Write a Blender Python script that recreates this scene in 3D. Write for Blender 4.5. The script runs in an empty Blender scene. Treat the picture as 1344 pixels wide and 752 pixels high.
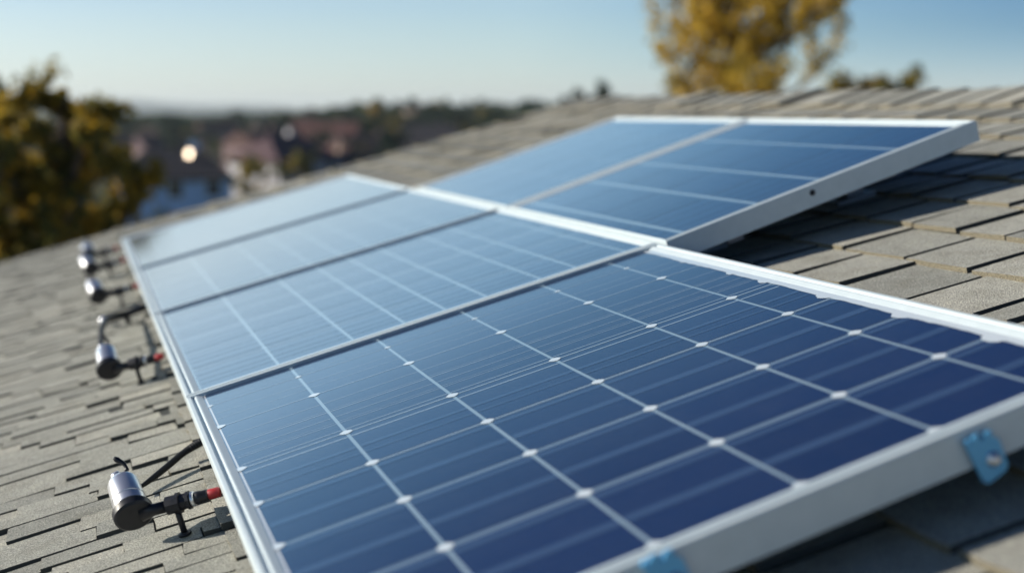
import bpy, math, random
from mathutils import Vector, Matrix
import numpy as np
R = math.radians
scn = bpy.context.scene

# ------------------------------------------------------------------ frame of reference
# the roof slopes up along +X (angle TH), its ridge runs along +Y. (u, v, n) = up the slope, along the ridge, off the panel plane
TH = 0.2552
CT, ST = math.cos(TH), math.sin(TH)
def P(u, v, n=0.0):
    return Vector((u*CT - n*ST, v, u*ST + n*CT))
ROOF_N = -0.105                       # roof surface below the panel plane

# ------------------------------------------------------------------ camera
cam_d = bpy.data.cameras.new('camera'); cam = bpy.data.objects.new('camera', cam_d)
scn.collection.objects.link(cam); scn.camera = cam
CAM = Vector((-0.1917, -0.9868, 0.4771)); YAW, PIT = 0.3447, 0.1421
fwd = Vector((math.sin(YAW)*math.cos(PIT), math.cos(YAW)*math.cos(PIT), -math.sin(PIT)))
right = Vector((math.cos(YAW), -math.sin(YAW), 0)); upv = right.cross(fwd)
cam.matrix_world = Matrix((( right.x, upv.x, -fwd.x, CAM.x), (right.y, upv.y, -fwd.y, CAM.y), (right.z, upv.z, -fwd.z, CAM.z), (0, 0, 0, 1)))
cam_d.sensor_width = 36; cam_d.lens = 1604.57/1344*36
cam_d.clip_start = 0.02; cam_d.clip_end = 30000
cam_d.dof.use_dof = True; cam_d.dof.focus_distance = 1.86; cam_d.dof.aperture_fstop = 1.85

# ------------------------------------------------------------------ sun, sky, exposure
SUNV = Vector((-1.5*CT - ST, 0.62, -1.5*ST + CT)).normalized()
SUN_EL = math.asin(SUNV.z); SUN_AZ = math.atan2(SUNV.x, SUNV.y)
sun_d = bpy.data.lights.new('sun', 'SUN'); sun = bpy.data.objects.new('sun', sun_d); scn.collection.objects.link(sun)
sun_d.energy = 5.0; sun_d.angle = R(0.53); sun_d.color = (1.0, 0.92, 0.80)
sun.rotation_euler = (-SUNV).to_track_quat('-Z', 'Y').to_euler(); sun.location = (-20, 4, 12)
w = bpy.data.worlds.new('World'); scn.world = w; w.use_nodes = True
nt = w.node_tree; nt.nodes.clear()
sky = nt.nodes.new('ShaderNodeTexSky'); sky.sky_type = 'NISHITA'; sky.sun_disc = False
sky.sun_elevation = SUN_EL; sky.sun_rotation = SUN_AZ
sky.altitude = 100; sky.air_density = 1.0; sky.dust_density = 0.0; sky.ozone_density = 5.0
bg = nt.nodes.new('ShaderNodeBackground'); bg.inputs['Strength'].default_value = 0.098
wo = nt.nodes.new('ShaderNodeOutputWorld')
wtc = nt.nodes.new('ShaderNodeTexCoord')                                   # sky deepens away from sun and overhead; bright band added for panel reflections
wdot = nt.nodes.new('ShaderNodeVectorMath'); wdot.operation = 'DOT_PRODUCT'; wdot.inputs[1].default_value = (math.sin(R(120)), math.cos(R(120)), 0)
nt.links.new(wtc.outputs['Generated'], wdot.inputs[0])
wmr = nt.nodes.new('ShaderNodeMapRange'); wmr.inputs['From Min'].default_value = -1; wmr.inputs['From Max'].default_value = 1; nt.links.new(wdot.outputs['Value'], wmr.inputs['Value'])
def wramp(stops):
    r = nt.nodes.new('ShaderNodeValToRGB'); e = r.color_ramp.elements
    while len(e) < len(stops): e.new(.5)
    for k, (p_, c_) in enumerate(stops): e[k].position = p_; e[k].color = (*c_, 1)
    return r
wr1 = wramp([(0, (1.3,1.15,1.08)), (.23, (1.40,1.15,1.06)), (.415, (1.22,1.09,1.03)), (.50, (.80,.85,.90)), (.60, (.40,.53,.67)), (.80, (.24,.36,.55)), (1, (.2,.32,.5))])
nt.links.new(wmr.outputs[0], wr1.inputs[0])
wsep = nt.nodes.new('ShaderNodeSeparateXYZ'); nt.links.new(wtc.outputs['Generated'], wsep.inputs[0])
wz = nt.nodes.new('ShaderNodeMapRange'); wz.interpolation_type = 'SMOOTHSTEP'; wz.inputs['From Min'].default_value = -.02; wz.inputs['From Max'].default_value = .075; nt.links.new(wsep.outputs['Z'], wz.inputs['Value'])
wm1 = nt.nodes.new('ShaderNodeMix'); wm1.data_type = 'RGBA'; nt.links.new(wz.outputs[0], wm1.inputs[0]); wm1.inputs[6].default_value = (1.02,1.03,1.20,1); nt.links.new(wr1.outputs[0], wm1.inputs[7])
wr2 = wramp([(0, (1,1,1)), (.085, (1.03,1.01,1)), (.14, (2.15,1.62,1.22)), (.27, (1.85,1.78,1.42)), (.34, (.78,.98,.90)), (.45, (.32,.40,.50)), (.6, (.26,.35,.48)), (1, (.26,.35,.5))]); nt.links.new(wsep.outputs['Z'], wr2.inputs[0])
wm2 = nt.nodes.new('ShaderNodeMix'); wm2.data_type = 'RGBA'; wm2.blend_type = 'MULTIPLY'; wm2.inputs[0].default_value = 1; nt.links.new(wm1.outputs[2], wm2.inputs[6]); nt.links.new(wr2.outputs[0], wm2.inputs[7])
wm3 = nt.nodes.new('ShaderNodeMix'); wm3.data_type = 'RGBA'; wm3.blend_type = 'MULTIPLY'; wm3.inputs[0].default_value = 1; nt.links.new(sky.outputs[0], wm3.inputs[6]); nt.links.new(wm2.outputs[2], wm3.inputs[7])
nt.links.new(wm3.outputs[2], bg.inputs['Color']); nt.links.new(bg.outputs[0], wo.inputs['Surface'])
scn.view_settings.view_transform = 'Standard'; scn.view_settings.look = 'None'
scn.view_settings.exposure = 0.62; scn.view_settings.gamma = 1; scn.view_settings.use_curve_mapping = False
scn.cycles.use_denoising = True; scn.cycles.max_bounces = 8
scn.cycles.volume_bounces = 1

# ------------------------------------------------------------------ helpers
class MB:
    def __init__(s): s.v = []; s.f = []; s.m = []; s.a = []; s.sm = []
    def vert(s, p): s.v.append(tuple(p)); return len(s.v)-1
    def face(s, idx, m=0, a=0.5, smooth=False): s.f.append(tuple(idx)); s.m.append(m); s.a.append(a); s.sm.append(smooth)
    def poly(s, pts, m=0, a=0.5): s.face([s.vert(p) for p in pts], m, a)
    def box(s, x0, x1, y0, y1, z0, z1, m=0, a=0.5, bottom=True):
        i = [s.vert(p) for p in ((x0,y0,z0),(x1,y0,z0),(x1,y1,z0),(x0,y1,z0),(x0,y0,z1),(x1,y0,z1),(x1,y1,z1),(x0,y1,z1))]
        fs = [(4,5,6,7),(0,1,5,4),(1,2,6,5),(2,3,7,6),(3,0,4,7)]
        if bottom: fs.append((3,2,1,0))
        for f in fs: s.face([i[k] for k in f], m, a)
    def tube(s, pts, rad, seg=12, m=0, a=0.5, caps=True):
        pts = [Vector(p) for p in pts]
        rads = rad if isinstance(rad, (list, tuple)) else [rad]*len(pts)
        rings = []; ref = None
        for k, p in enumerate(pts):
            d = (pts[min(k+1, len(pts)-1)] - pts[max(k-1, 0)])
            if d.length < 1e-9: d = Vector((0,0,1))
            d.normalize()
            if ref is None:
                ref = Vector((0,0,1)) if abs(d.z) < .9 else Vector((1,0,0))
            x = (ref - d*ref.dot(d)).normalized(); ref = x; y = d.cross(x)
            rings.append([s.vert(p + (x*math.cos(t) + y*math.sin(t))*rads[k]) for t in [2*math.pi*j/seg for j in range(seg)]])
        for a0, b0 in zip(rings, rings[1:]):
            for j in range(seg):
                s.face((a0[j], a0[(j+1) % seg], b0[(j+1) % seg], b0[j]), m, a, True)
        if caps:
            s.face(rings[0][::-1], m, a); s.face(rings[-1], m, a)
    def lathe(s, p0, axis, prof, seg=24, m=0, a=0.5):
        """prof: list of (distance along axis, radius)"""
        axis = Vector(axis).normalized(); ref = Vector((0,0,1)) if abs(axis.z) < .9 else Vector((1,0,0))
        x = (ref - axis*ref.dot(axis)).normalized(); y = axis.cross(x); rings = []
        for t, r in prof:
            c = Vector(p0) + axis*t
            rings.append([s.vert(c + (x*math.cos(q) + y*math.sin(q))*max(r, 1e-5)) for q in [2*math.pi*j/seg for j in range(seg)]])
        for k in range(len(rings)-1):
            a0, b0 = rings[k], rings[k+1]
            for j in range(seg):
                s.face((a0[j], a0[(j+1) % seg], b0[(j+1) % seg], b0[j]), m, a, True)
        s.face(rings[0][::-1], m, a); s.face(rings[-1], m, a)
    def build(s, name, mats, parent=None):
        me = bpy.data.meshes.new(name); me.from_pydata(s.v, [], s.f)
        if not isinstance(mats, (list, tuple)): mats = [mats]
        for mt in mats: me.materials.append(mt)
        me.polygons.foreach_set('material_index', s.m)
        me.polygons.foreach_set('use_smooth', s.sm)
        at = me.attributes.new('tone', 'FLOAT', 'FACE'); at.data.foreach_set('value', s.a)
        me.update()
        o = bpy.data.objects.new(name, me); scn.collection.objects.link(o)
        if parent: o.parent = parent
        return o
def sharp(o, deg=40):
    o.data.set_sharp_from_angle(angle=R(deg)); return o
def tag(o, label=None, cat=None, group=None, kind=None):
    for k, val in (('label', label), ('category', cat), ('group', group), ('kind', kind)):
        if val: o[k] = val
    return o
def empty(name, loc, rot=(0,0,0)):
    o = bpy.data.objects.new(name, None); scn.collection.objects.link(o); o.location = loc; o.rotation_euler = rot
    o.empty_display_size = .1; return o
def copy_tree(o, parent=None):
    c = o.copy(); scn.collection.objects.link(c); c.parent = parent
    for ch in list(o.children): copy_tree(ch, c)
    return c

# ------------------------------------------------------------------ materials
def mat(name, base=(.5,.5,.5), rough=.6, metal=0.0, spec=.5, coat=0.0):
    m = bpy.data.materials.new(name); m.use_nodes = True
    b = m.node_tree.nodes['Principled BSDF']
    b.inputs['Base Color'].default_value = (*base, 1); b.inputs['Roughness'].default_value = rough
    b.inputs['Metallic'].default_value = metal; b.inputs['Specular IOR Level'].default_value = spec
    b.inputs['Coat Weight'].default_value = coat
    return m
def N(m, t, **kw):
    n = m.node_tree.nodes.new(t)
    for k, v_ in kw.items(): setattr(n, k, v_)
    return n
def L(m, a, b): m.node_tree.links.new(a, b)
def bsdf(m): return m.node_tree.nodes['Principled BSDF']
def noise(m, scale, detail=4, rough=.6, vec=None, stretch=None):
    n = N(m, 'ShaderNodeTexNoise'); n.inputs['Scale'].default_value = scale; n.inputs['Detail'].default_value = detail; n.inputs['Roughness'].default_value = rough
    tc = N(m, 'ShaderNodeTexCoord')
    if stretch:
        mp = N(m, 'ShaderNodeMapping'); mp.inputs['Scale'].default_value = stretch
        L(m, tc.outputs['Object'], mp.inputs['Vector']); L(m, mp.outputs[0], n.inputs['Vector'])
    else: L(m, tc.outputs['Object'], n.inputs['Vector'])
    return n
def ramp(m, src, stops):
    r = N(m, 'ShaderNodeValToRGB'); e = r.color_ramp.elements
    while len(e) < len(stops): e.new(.5)
    for k, (p_, c_) in enumerate(stops): e[k].position = p_; e[k].color = (*c_, 1)
    L(m, src, r.inputs[0]); return r
def mix(m, kind, fac, a, b):
    x = N(m, 'ShaderNodeMix', data_type='RGBA', blend_type=kind)
    if isinstance(fac, (int, float)): x.inputs[0].default_value = fac
    else: L(m, fac, x.inputs[0])
    for s_, i in ((a, 6), (b, 7)):
        if isinstance(s_, tuple): x.inputs[i].default_value = (*s_, 1)
        else: L(m, s_, x.inputs[i])
    return x.outputs[2]
def tone(m):
    a = N(m, 'ShaderNodeAttribute'); a.attribute_name = 'tone'; return a.outputs['Fac']
def bump(m, h, strength, dist):
    b = N(m, 'ShaderNodeBump'); b.inputs['Strength'].default_value = strength; b.inputs['Distance'].default_value = dist
    L(m, h, b.inputs['Height']); L(m, b.outputs[0], bsdf(m).inputs['Normal']); return b

# asphalt shingle: grey beige granules, each tab a little different
M_shingle = mat('shingle_granules', rough=.95, spec=.15)
n1 = noise(M_shingle, 420, 3, .7); n2 = noise(M_shingle, 14, 5, .65); n3 = noise(M_shingle, 1300, 2)
c_tab = ramp(M_shingle, tone(M_shingle), [(0, (.265,.270,.246)), (.35, (.315,.319,.288)), (.7, (.350,.351,.315)), (1, (.390,.385,.340))])
c_gr = ramp(M_shingle, n1.outputs[0], [(.30, (.22,.22,.23)), (.45, (.95,.95,.96)), (.56, (1.22,1.22,1.20)), (.69, (2.4,2.36,2.2))])
c = mix(M_shingle, 'MULTIPLY', 1.0, c_tab.outputs[0], c_gr.outputs[0])
c_st = ramp(M_shingle, n2.outputs[0], [(.3, (.78,.77,.74)), (.55, (1,1,1)), (.8, (1.12,1.10,1.04))])
c = mix(M_shingle, 'MULTIPLY', .9, c, c_st.outputs[0])
L(M_shingle, c, bsdf(M_shingle).inputs['Base Color'])
bump(M_shingle, n1.outputs[0], 1.0, .003)
M_butt = mat('shingle_edge', (.20,.175,.12), .95, spec=.1)
nb = noise(M_butt, 500, 3); cb = ramp(M_butt, nb.outputs[0], [(.3, (.05,.047,.04)), (.5, (.15,.135,.10)), (.75, (.30,.27,.19))]); L(M_butt, cb.outputs[0], bsdf(M_butt).inputs['Base Color'])
M_side_shade = mat('shingle_side_shade', (.06,.064,.062), .95, spec=.1)  # dark tone puts shade into the tab sides and joint floors
M_deck = mat('roof_felt', (.03,.03,.03), .95, spec=.1)

# cells under glass
M_cell = mat('silicon_cell', rough=.11, spec=.5, coat=1.0); bsdf(M_cell).inputs['Coat Roughness'].default_value = .07; bsdf(M_cell).inputs['Coat IOR'].default_value = 2.0; bsdf(M_cell).inputs['IOR'].default_value = 1.9; bsdf(M_cell).inputs['Sheen Weight'].default_value = 0; bsdf(M_cell).inputs['Sheen Roughness'].default_value = .45
tn = tone(M_cell)
ns = noise(M_cell, 1.0, 5, .7, stretch=(6, 260, 1)); ncl = noise(M_cell, 5, 3)
cc = ramp(M_cell, tn, [(0, (.0042,.0115,.048)), (.5, (.0050,.0135,.056)), (1, (.0065,.017,.068))])
cs = ramp(M_cell, ns.outputs[0], [(.3, (.85,.86,.9)), (.5, (1,1,1)), (.72, (1.45,1.4,1.3))])
cx = mix(M_cell, 'MULTIPLY', .8, cc.outputs[0], cs.outputs[0])
nd = noise(M_cell, 7, 7, .75); cd = ramp(M_cell, nd.outputs[0], [(.42, (0,0,0)), (.62, (.014,.014,.014)), (.8, (.04,.04,.04))]); cx = mix(M_cell, 'MIX', cd.outputs[0], cx, (.42,.42,.38))
L(M_cell, cx, bsdf(M_cell).inputs['Base Color'])
nf = noise(M_cell, 900, 2, .6, stretch=(.35, 1, 1))
rr = ramp(M_cell, ncl.outputs[0], [(.3, (.09,)*3), (.7, (.15,)*3)]); L(M_cell, rr.outputs[0], bsdf(M_cell).inputs['Roughness'])
bump(M_cell, nf.outputs[0], .10, .0006)
def glassy(name, col, rough=.11):
    m = mat(name, col, rough, spec=.5, coat=1.0); b = m.node_tree.nodes['Principled BSDF']; b.inputs['Coat Roughness'].default_value = .07; b.inputs['Coat IOR'].default_value = 2.0; b.inputs['IOR'].default_value = 1.9; b.inputs['Sheen Weight'].default_value = 0; b.inputs['Sheen Roughness'].default_value = .45; return m
M_gap = glassy('gap_ribbon', (.27,.37,.44)); M_gap_row = glassy('gap_row', (.15,.215,.29))
M_dot = glassy('corner_white', (.72,.80,.84), .2); M_bus = glassy('busbar_silver', (.036,.066,.135))
M_bus_fine = glassy('busbar_fine', (.33,.43,.53)); M_margin = glassy('white_margin', (.66,.69,.71), .2)
for m_ in (M_gap, M_gap_row, M_bus, M_bus_fine, M_margin, M_dot):
    nn_ = noise(m_, 900, 2, .6, stretch=(.35, 1, 1)); bump(m_, nn_.outputs[0], .06, .0005)
M_alu = mat('anodised_aluminium', (.66,.68,.70), .36, metal=.12, spec=.5)
na = noise(M_alu, 30, 5, .6); ca = ramp(M_alu, na.outputs[0], [(.3, (.50,.575,.605)), (.6, (.54,.615,.645)), (.8, (.57,.635,.66))]); L(M_alu, ca.outputs[0], bsdf(M_alu).inputs['Base Color'])
na2 = noise(M_alu, 4, 3); ra = ramp(M_alu, na2.outputs[0], [(.3, (.34,)*3), (.7, (.40,)*3)]); L(M_alu, ra.outputs[0], bsdf(M_alu).inputs['Roughness'])
M_rail = mat('rail_metal', (.30,.30,.31), .5, metal=.5)
M_silver = mat('brushed_silver', (.72,.73,.75), .32, metal=.85)
M_black = mat('black_plastic', (.012,.013,.018), .42, spec=.4)
nbk = noise(M_black, 60, 4); rb = ramp(M_black, nbk.outputs[0], [(.3, (.32,)*3), (.7, (.6,)*3)]); L(M_black, rb.outputs[0], bsdf(M_black).inputs['Roughness'])
M_red = mat('red_sleeve', (.30,.012,.016), .5)
M_bluec = mat('blue_clamp_paint', (.12,.41,.70), .32, metal=.3)
M_cable = mat('cable_rubber', (.008,.009,.012), .6, spec=.3)
# building materials
M_wall = mat('cream_render', (.55,.50,.42), .9)
def plain(name, col, rough=.85):
    m = mat(name, col, rough); n_ = noise(m, 1.3, 5); r_ = ramp(m, n_.outputs[0], [(.3, tuple(x*.75 for x in col)), (.7, tuple(min(1, x*1.15) for x in col))]); L(m, r_.outputs[0], bsdf(m).inputs['Base Color']); return m
M_hw = [plain('house_render_white', (.50,.48,.50)), plain('house_render_cream', (.46,.35,.25)), plain('house_render_pink', (.17,.11,.11)), plain('house_render_white_blue_shade', (.40,.58,.80))]  # last one: white wall with its blue shade put into the colour
def tiled(name, col):
    m = mat(name, col, .85); wv = N(m, 'ShaderNodeTexWave'); wv.inputs['Scale'].default_value = 2.2; wv.inputs['Distortion'].default_value = 1
    tc = N(m, 'ShaderNodeTexCoord'); L(m, tc.outputs['Object'], wv.inputs['Vector'])
    r_ = ramp(m, wv.outputs[0], [(0, tuple(x*.6 for x in col)), (1, tuple(x*1.2 for x in col))]); L(m, r_.outputs[0], bsdf(m).inputs['Base Color']); return m
M_hr = [tiled('roof_tile_red', (.10,.040,.034)), tiled('roof_tile_brown', (.06,.037,.032)), tiled('roof_slate_dark', (.028,.026,.034)), tiled('roof_tile_plum', (.08,.042,.05))]
M_win = mat('window_glass', (.03,.04,.05), .08); M_frame = mat('window_frame_white', (.7,.7,.68), .6); M_door = mat('door_wood', (.10,.05,.03), .6)
M_mirror = mat('glint_metal', (.24,.20,.16), .42, metal=1.0)  # mirror metal for the added glint plate
M_bark = mat('bark', (.085,.065,.05), .9); nbb = noise(M_bark, 9, 5); rbb = ramp(M_bark, nbb.outputs[0], [(.3, (.04,.03,.022)), (.7, (.15,.12,.09))]); L(M_bark, rbb.outputs[0], bsdf(M_bark).inputs['Base Color'])
def leaf(name, stops):
    m = mat(name, rough=.6, spec=.3); r_ = ramp(m, tone(m), stops); L(m, r_.outputs[0], bsdf(m).inputs['Base Color'])
    tr = N(m, 'ShaderNodeBsdfTranslucent'); L(m, r_.outputs[0], tr.inputs['Color']); ms = N(m, 'ShaderNodeMixShader'); ms.inputs[0].default_value = .5
    out = m.node_tree.nodes['Material Output']; L(m, bsdf(m).outputs[0], ms.inputs[1]); L(m, tr.outputs[0], ms.inputs[2]); L(m, ms.outputs[0], out.inputs['Surface']); return m
M_leaf_olive = leaf('leaf_olive', [(0, (.075,.090,.034)), (.45, (.16,.155,.040)), (.7, (.36,.25,.035)), (1, (.62,.38,.035))])
M_leaf_gold = leaf('leaf_gold', [(0, (.22,.18,.045)), (.4, (.42,.30,.05)), (.7, (.64,.43,.055)), (1, (.78,.54,.06))])
M_leaf_green = leaf('leaf_green', [(0, (.018,.035,.016)), (.6, (.045,.07,.026)), (1, (.11,.12,.03))])
M_leaf_dark = leaf('leaf_dark', [(0, (.012,.028,.022)), (.6, (.026,.05,.032)), (1, (.05,.075,.035))])

# ------------------------------------------------------------------ terrain (one sheet to the horizon)
M_ground = mat('ground_grass_soil', rough=.95, spec=.1)
g1 = noise(M_ground, .018, 6, .6); g2 = noise(M_ground, .6, 5, .6)
cg = ramp(M_ground, g1.outputs[0], [(.3, (.030,.045,.020)), (.48, (.06,.065,.028)), (.6, (.10,.075,.045)), (.75, (.045,.06,.028))])
cg2 = ramp(M_ground, g2.outputs[0], [(.3, (.6,.6,.6)), (.7, (1.3,1.3,1.3))])
L(M_ground, mix(M_ground, 'MULTIPLY', 1, cg.outputs[0], cg2.outputs[0]), bsdf(M_ground).inputs['Base Color'])
def sstep(a, b, x):
    t = min(1, max(0, (x-a)/(b-a))); return t*t*(3-2*t)
def ground_z(x, y):
    d = math.hypot(x, y); az = math.degrees(math.atan2(x, y))
    z = -4.6 - 5.4*sstep(12, 95, d)
    z += .35*math.sin(x*.045+1)*math.cos(y*.038) * sstep(20, 80, d)
    z += 5.5*sstep(170, 420, d)*(sstep(6, 15, az)*(1-sstep(60, 80, az)))                # wooded rise on the right
    z -= 14*sstep(900, 3500, d)
    hill = max(0, math.cos(math.radians((az-1.2)*8)))*70 if -10 < az < 12.4 else 0
    hill2 = max(0, math.cos(math.radians((az+14)*7)))*70 if -26 < az < -1.2 else 0
    z += sstep(4500, 6800, d)*(12 + hill + hill2 + 10*math.sin(az*.9))
    return z
tm = MB(); rad = [0] + [3*1.13**k for k in range(67)]; na_ = 240; rings = []
for r_ in rad:
    if r_ == 0: rings.append([tm.vert((0, 0, ground_z(0, 0)))]); continue
    rings.append([tm.vert((r_*math.sin(2*math.pi*k/na_), r_*math.cos(2*math.pi*k/na_), ground_z(r_*math.sin(2*math.pi*k/na_), r_*math.cos(2*math.pi*k/na_)))) for k in range(na_)])
for k in range(na_): tm.face((rings[0][0], rings[1][(k+1) % na_], rings[1][k]), smooth=True)
for a_, b_ in zip(rings[1:], rings[2:]):
    for k in range(na_): tm.face((a_[k], a_[(k+1) % na_], b_[(k+1) % na_], b_[k]), smooth=True)
GR = tm.build('ground', M_ground); tag(GR, kind='structure')
RMAX = rad[-1]

# ------------------------------------------------------------------ the house under the panels
house = empty('house', (1.1, 1.6, ground_z(1.1, 1.6)))
tag(house, 'house under the solar panels with a grey beige asphalt shingle roof', 'house')
hm = house.location.copy()
U0, U1, V0, V1 = -1.25, 2.49, -3.4, 5.33            # eave, ridge, near gable, far gable
rnd = random.Random(11)
sh = MB()
def shingle(sm_, u0, u1, v0, v1, hb, ht, a, jit=.0016, flip=False, thick=.006, curl=0.0):
    """one tab: butt edge at u0 raised by hb, upper edge at u1 at height ht, in roof coordinates"""
    j = lambda: rnd.uniform(-jit, jit)
    ju0, ju1 = j()*2, j()*2
    q = [(u0+ju0, v0+j(), hb+curl), (u1, v0+j(), ht+curl*.5), (u1, v1+j(), ht-curl*.3), (u0+ju1, v1+j(), hb-curl+j()*.4)]
    segs = max(2, int((v1-v0)/.03))
    low = []
    for k in range(segs+1):
        t = k/segs; e = (0 if k in (0, segs) else rnd.uniform(-.0016, .0016))
        low.append((q[0][0]*(1-t)+q[3][0]*t + e, q[0][1]*(1-t)+q[3][1]*t, q[0][2]*(1-t)+q[3][2]*t))
    def tr(p):
        if not flip: r_ = P(p[0], p[1], p[2] + ROOF_N)
        else:
            r_ = P(p[0], p[1], p[2] + ROOF_N); rx = P(U1, 0, ROOF_N).x; r_.x = 2*rx - r_.x
        return r_ - hm
    b = lambda p: (p[0], p[1], p[2]-thick-.004)
    top = [tr(x) for x in low] + [tr(q[2]), tr(q[1])]
    vs = [sm_.vert(x) for x in top]
    n = len(low)
    if flip: sm_.face(vs, 0, a)
    else: sm_.face(vs[::-1], 0, a)
    lb = [sm_.vert(tr(b(x))) for x in low]; rb_ = [sm_.vert(tr(b(q[2]))), sm_.vert(tr(b(q[1])))]
    for k in range(n-1): sm_.face((vs[k], vs[k+1], lb[k+1], lb[k]), 1, a)
    sm_.face((vs[n-1], vs[n], rb_[0], lb[n-1]), 2, a)
    sm_.face((vs[n+1], vs[0], lb[0], rb_[1]), 2, a)
# upper zone: regular courses parallel to the ridge, random tab widths, two laminate heights
EXP = .158
k0 = int(math.floor((-.02 - 1.223)/EXP)); 
for k in range(k0, 8):
    ub = 1.223 + EXP*k; ue = ub + EXP + .02
    if ub > 2.36: break
    v = V0 - rnd.uniform(0, .1); prev = 0
    while v < V1:
        wv_ = rnd.choice([.085,.115,.135,.155,.175]) + rnd.uniform(-.008, .008)
        h = rnd.choice([.0110, .0125, .0145]); 
        if h == prev: h = rnd.choice([.0105, .0135])
        prev = h
        v1_ = min(v+wv_, V1+rnd.uniform(0,.006))
        shingle(sh, ub, min(ue, U1), max(v, V0)+.0012, v1_-rnd.choice([.005,.008,.011]), h, h-.0105, rnd.random(), curl=rnd.choice([.0012,.0022,.0032]))
        v += wv_
    # underlay coloured dark to stand in for shade in the cut-outs between tabs
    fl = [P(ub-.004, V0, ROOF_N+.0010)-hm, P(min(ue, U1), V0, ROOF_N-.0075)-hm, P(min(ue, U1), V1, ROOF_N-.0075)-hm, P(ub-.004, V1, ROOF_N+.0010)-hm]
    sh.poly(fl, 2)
# lower zone: narrow staggered laminate strips running up the slope
v = V0
lanes = []
while v < V1:
    wv_ = rnd.choice([.046,.052,.058,.066]); lanes.append((v, min(v+wv_, V1))); v += wv_
sh.poly([P(U0, V0, ROOF_N+.0012)-hm, P(1.223+EXP*k0+.02, V0, ROOF_N+.0012)-hm, P(1.223+EXP*k0+.02, V1, ROOF_N+.0012)-hm, P(U0, V1, ROOF_N+.0012)-hm], 2)  # dark sheet stands in for the shade in the strip joints
ph = 0; base_off = .0
for (va, vb) in lanes:
    u = U0 - rnd.uniform(0, .12); edge = 1.223 + EXP*k0 + .03
    lane_h = ((len(lanes)+lanes.index((va, vb))) % 3)*.0012 + rnd.choice([0, .0006])
    while u < edge:
        ln = rnd.choice([.10,.13,.16,.20,.24]) + rnd.uniform(-.015,.015)
        h = .0050 + lane_h + rnd.choice([0, .0007, .0015, .003])
        shingle(sh, max(u, U0), min(u+ln-.002+.0, edge), va+.0006, vb-rnd.choice([.0008,.0014,.0022]), h, h-.005, min(1, max(0, rnd.gauss(.5, .28))), jit=.001, curl=rnd.choice([.0001,.0005,.0010]))
        u += ln
# far side of the ridge: simple courses
k = 0
while True:
    ub = 2.30 - EXP*1.0*k; k += 1
    if ub < U0: break
    v = V0
    while v < V1:
        wv_ = rnd.uniform(.2,.5); h = rnd.choice([.007,.011]); shingle(sh, ub, min(ub+EXP+.02, U1-.01), v, min(v+wv_-.003, V1), h, h-.007, rnd.random(), flip=True); v += wv_
sharp(sh.build('shingle_roof', [M_shingle, M_butt, M_side_shade], house), 20)
# ridge caps: folded shingles lapped along the ridge
rc = MB(); v = V0; rp = P(U1, 0, ROOF_N)
while v < V1-.02:
    ln = .135+rnd.uniform(-.012,.012); lift = rnd.uniform(.010,.016); a = rnd.random()
    if rnd.random() < .18: lift += .008
    v1_ = min(v+ln+.02, V1+.004)
    def rpt(s_, vv, n_):   # s_: -1 near slope, 0 crest, 1 far slope
        if s_ == 0: return Vector((rp.x, vv, rp.z + .012 + n_)) - hm
        q = P(U1-.175, vv, ROOF_N + .004 + n_)
        if s_ > 0: q = Vector((2*rp.x - q.x, q.y, q.z))
        return q - hm
    t0, t1 = lift, lift-.009
    A = [rc.vert(rpt(s_, v, t0)) for s_ in (-1,0,1)]; B = [rc.vert(rpt(s_, v1_, t1)) for s_ in (-1,0,1)]
    A2 = [rc.vert(rpt(s_, v, t0-.014)) for s_ in (-1,0,1)]; B2 = [rc.vert(rpt(s_, v1_, t1-.014)) for s_ in (-1,0,1)]
    rc.face((A[0],A[1],B[1],B[0]),0,a); rc.face((A[1],A[2],B[2],B[1]),0,a)
    rc.face((A2[0],A2[1],A[1],A[0]),2,a); rc.face((A2[1],A2[2],A[2],A[1]),2,a)
    rc.face((A[0],B[0],B2[0],A2[0]),1,a); rc.face((B[2],A[2],A2[2],B2[2]),1,a)
    v += ln
rc.build('ridge_cap', [M_shingle, M_butt, M_side_shade], house)
# deck slab, walls, fascia
dk = MB()
pa, pb = P(U0+.02, 0, ROOF_N-.03), P(U1, 0, ROOF_N-.03); xr = pb.x
for sgn in (0, 1):
    fx = (lambda x: x) if not sgn else (lambda x: 2*xr - x)
    a0 = P(U0+.02,0,ROOF_N-.008); a1 = P(U1,0,ROOF_N-.008); b0 = P(U0+.02,0,ROOF_N-.12); b1 = P(U1,0,ROOF_N-.12)
    pts = [(fx(q.x), vv, q.z) for vv in (V0+.02, V1-.02) for q in (a0, a1, b1, b0)]
    ii = [dk.vert(Vector(p_)-hm) for p_ in pts]
    for f in ((0,1,2,3),(7,6,5,4),(0,4,5,1),(1,5,6,2),(2,6,7,3),(3,7,4,0)): dk.face([ii[z] for z in f])
dk.build('roof_deck', M_deck, house)
wl = MB(); gz = hm.z - .3
xe0 = P(U0+.45, 0, 0).x; ze = P(U0+.45, 0, ROOF_N-.125).z; xe1 = 2*xr - xe0; zr = P(U1, 0, ROOF_N-.125).z
yv0, yv1 = V0+.3, V1-.3
gab = [(xe0, gz), (xe1, gz), (xe1, ze), (xr, zr), (xe0, ze)]
f0 = [wl.vert(Vector((x, yv0, z))-hm) for x, z in gab]; f1 = [wl.vert(Vector((x, yv1, z))-hm) for x, z in gab]
wl.face(f0); wl.face(f1[::-1])
for k in range(5): wl.face((f0[k], f0[(k+1) % 5], f1[(k+1) % 5], f1[k]))
wl.build('wall', M_wall, house)
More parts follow.
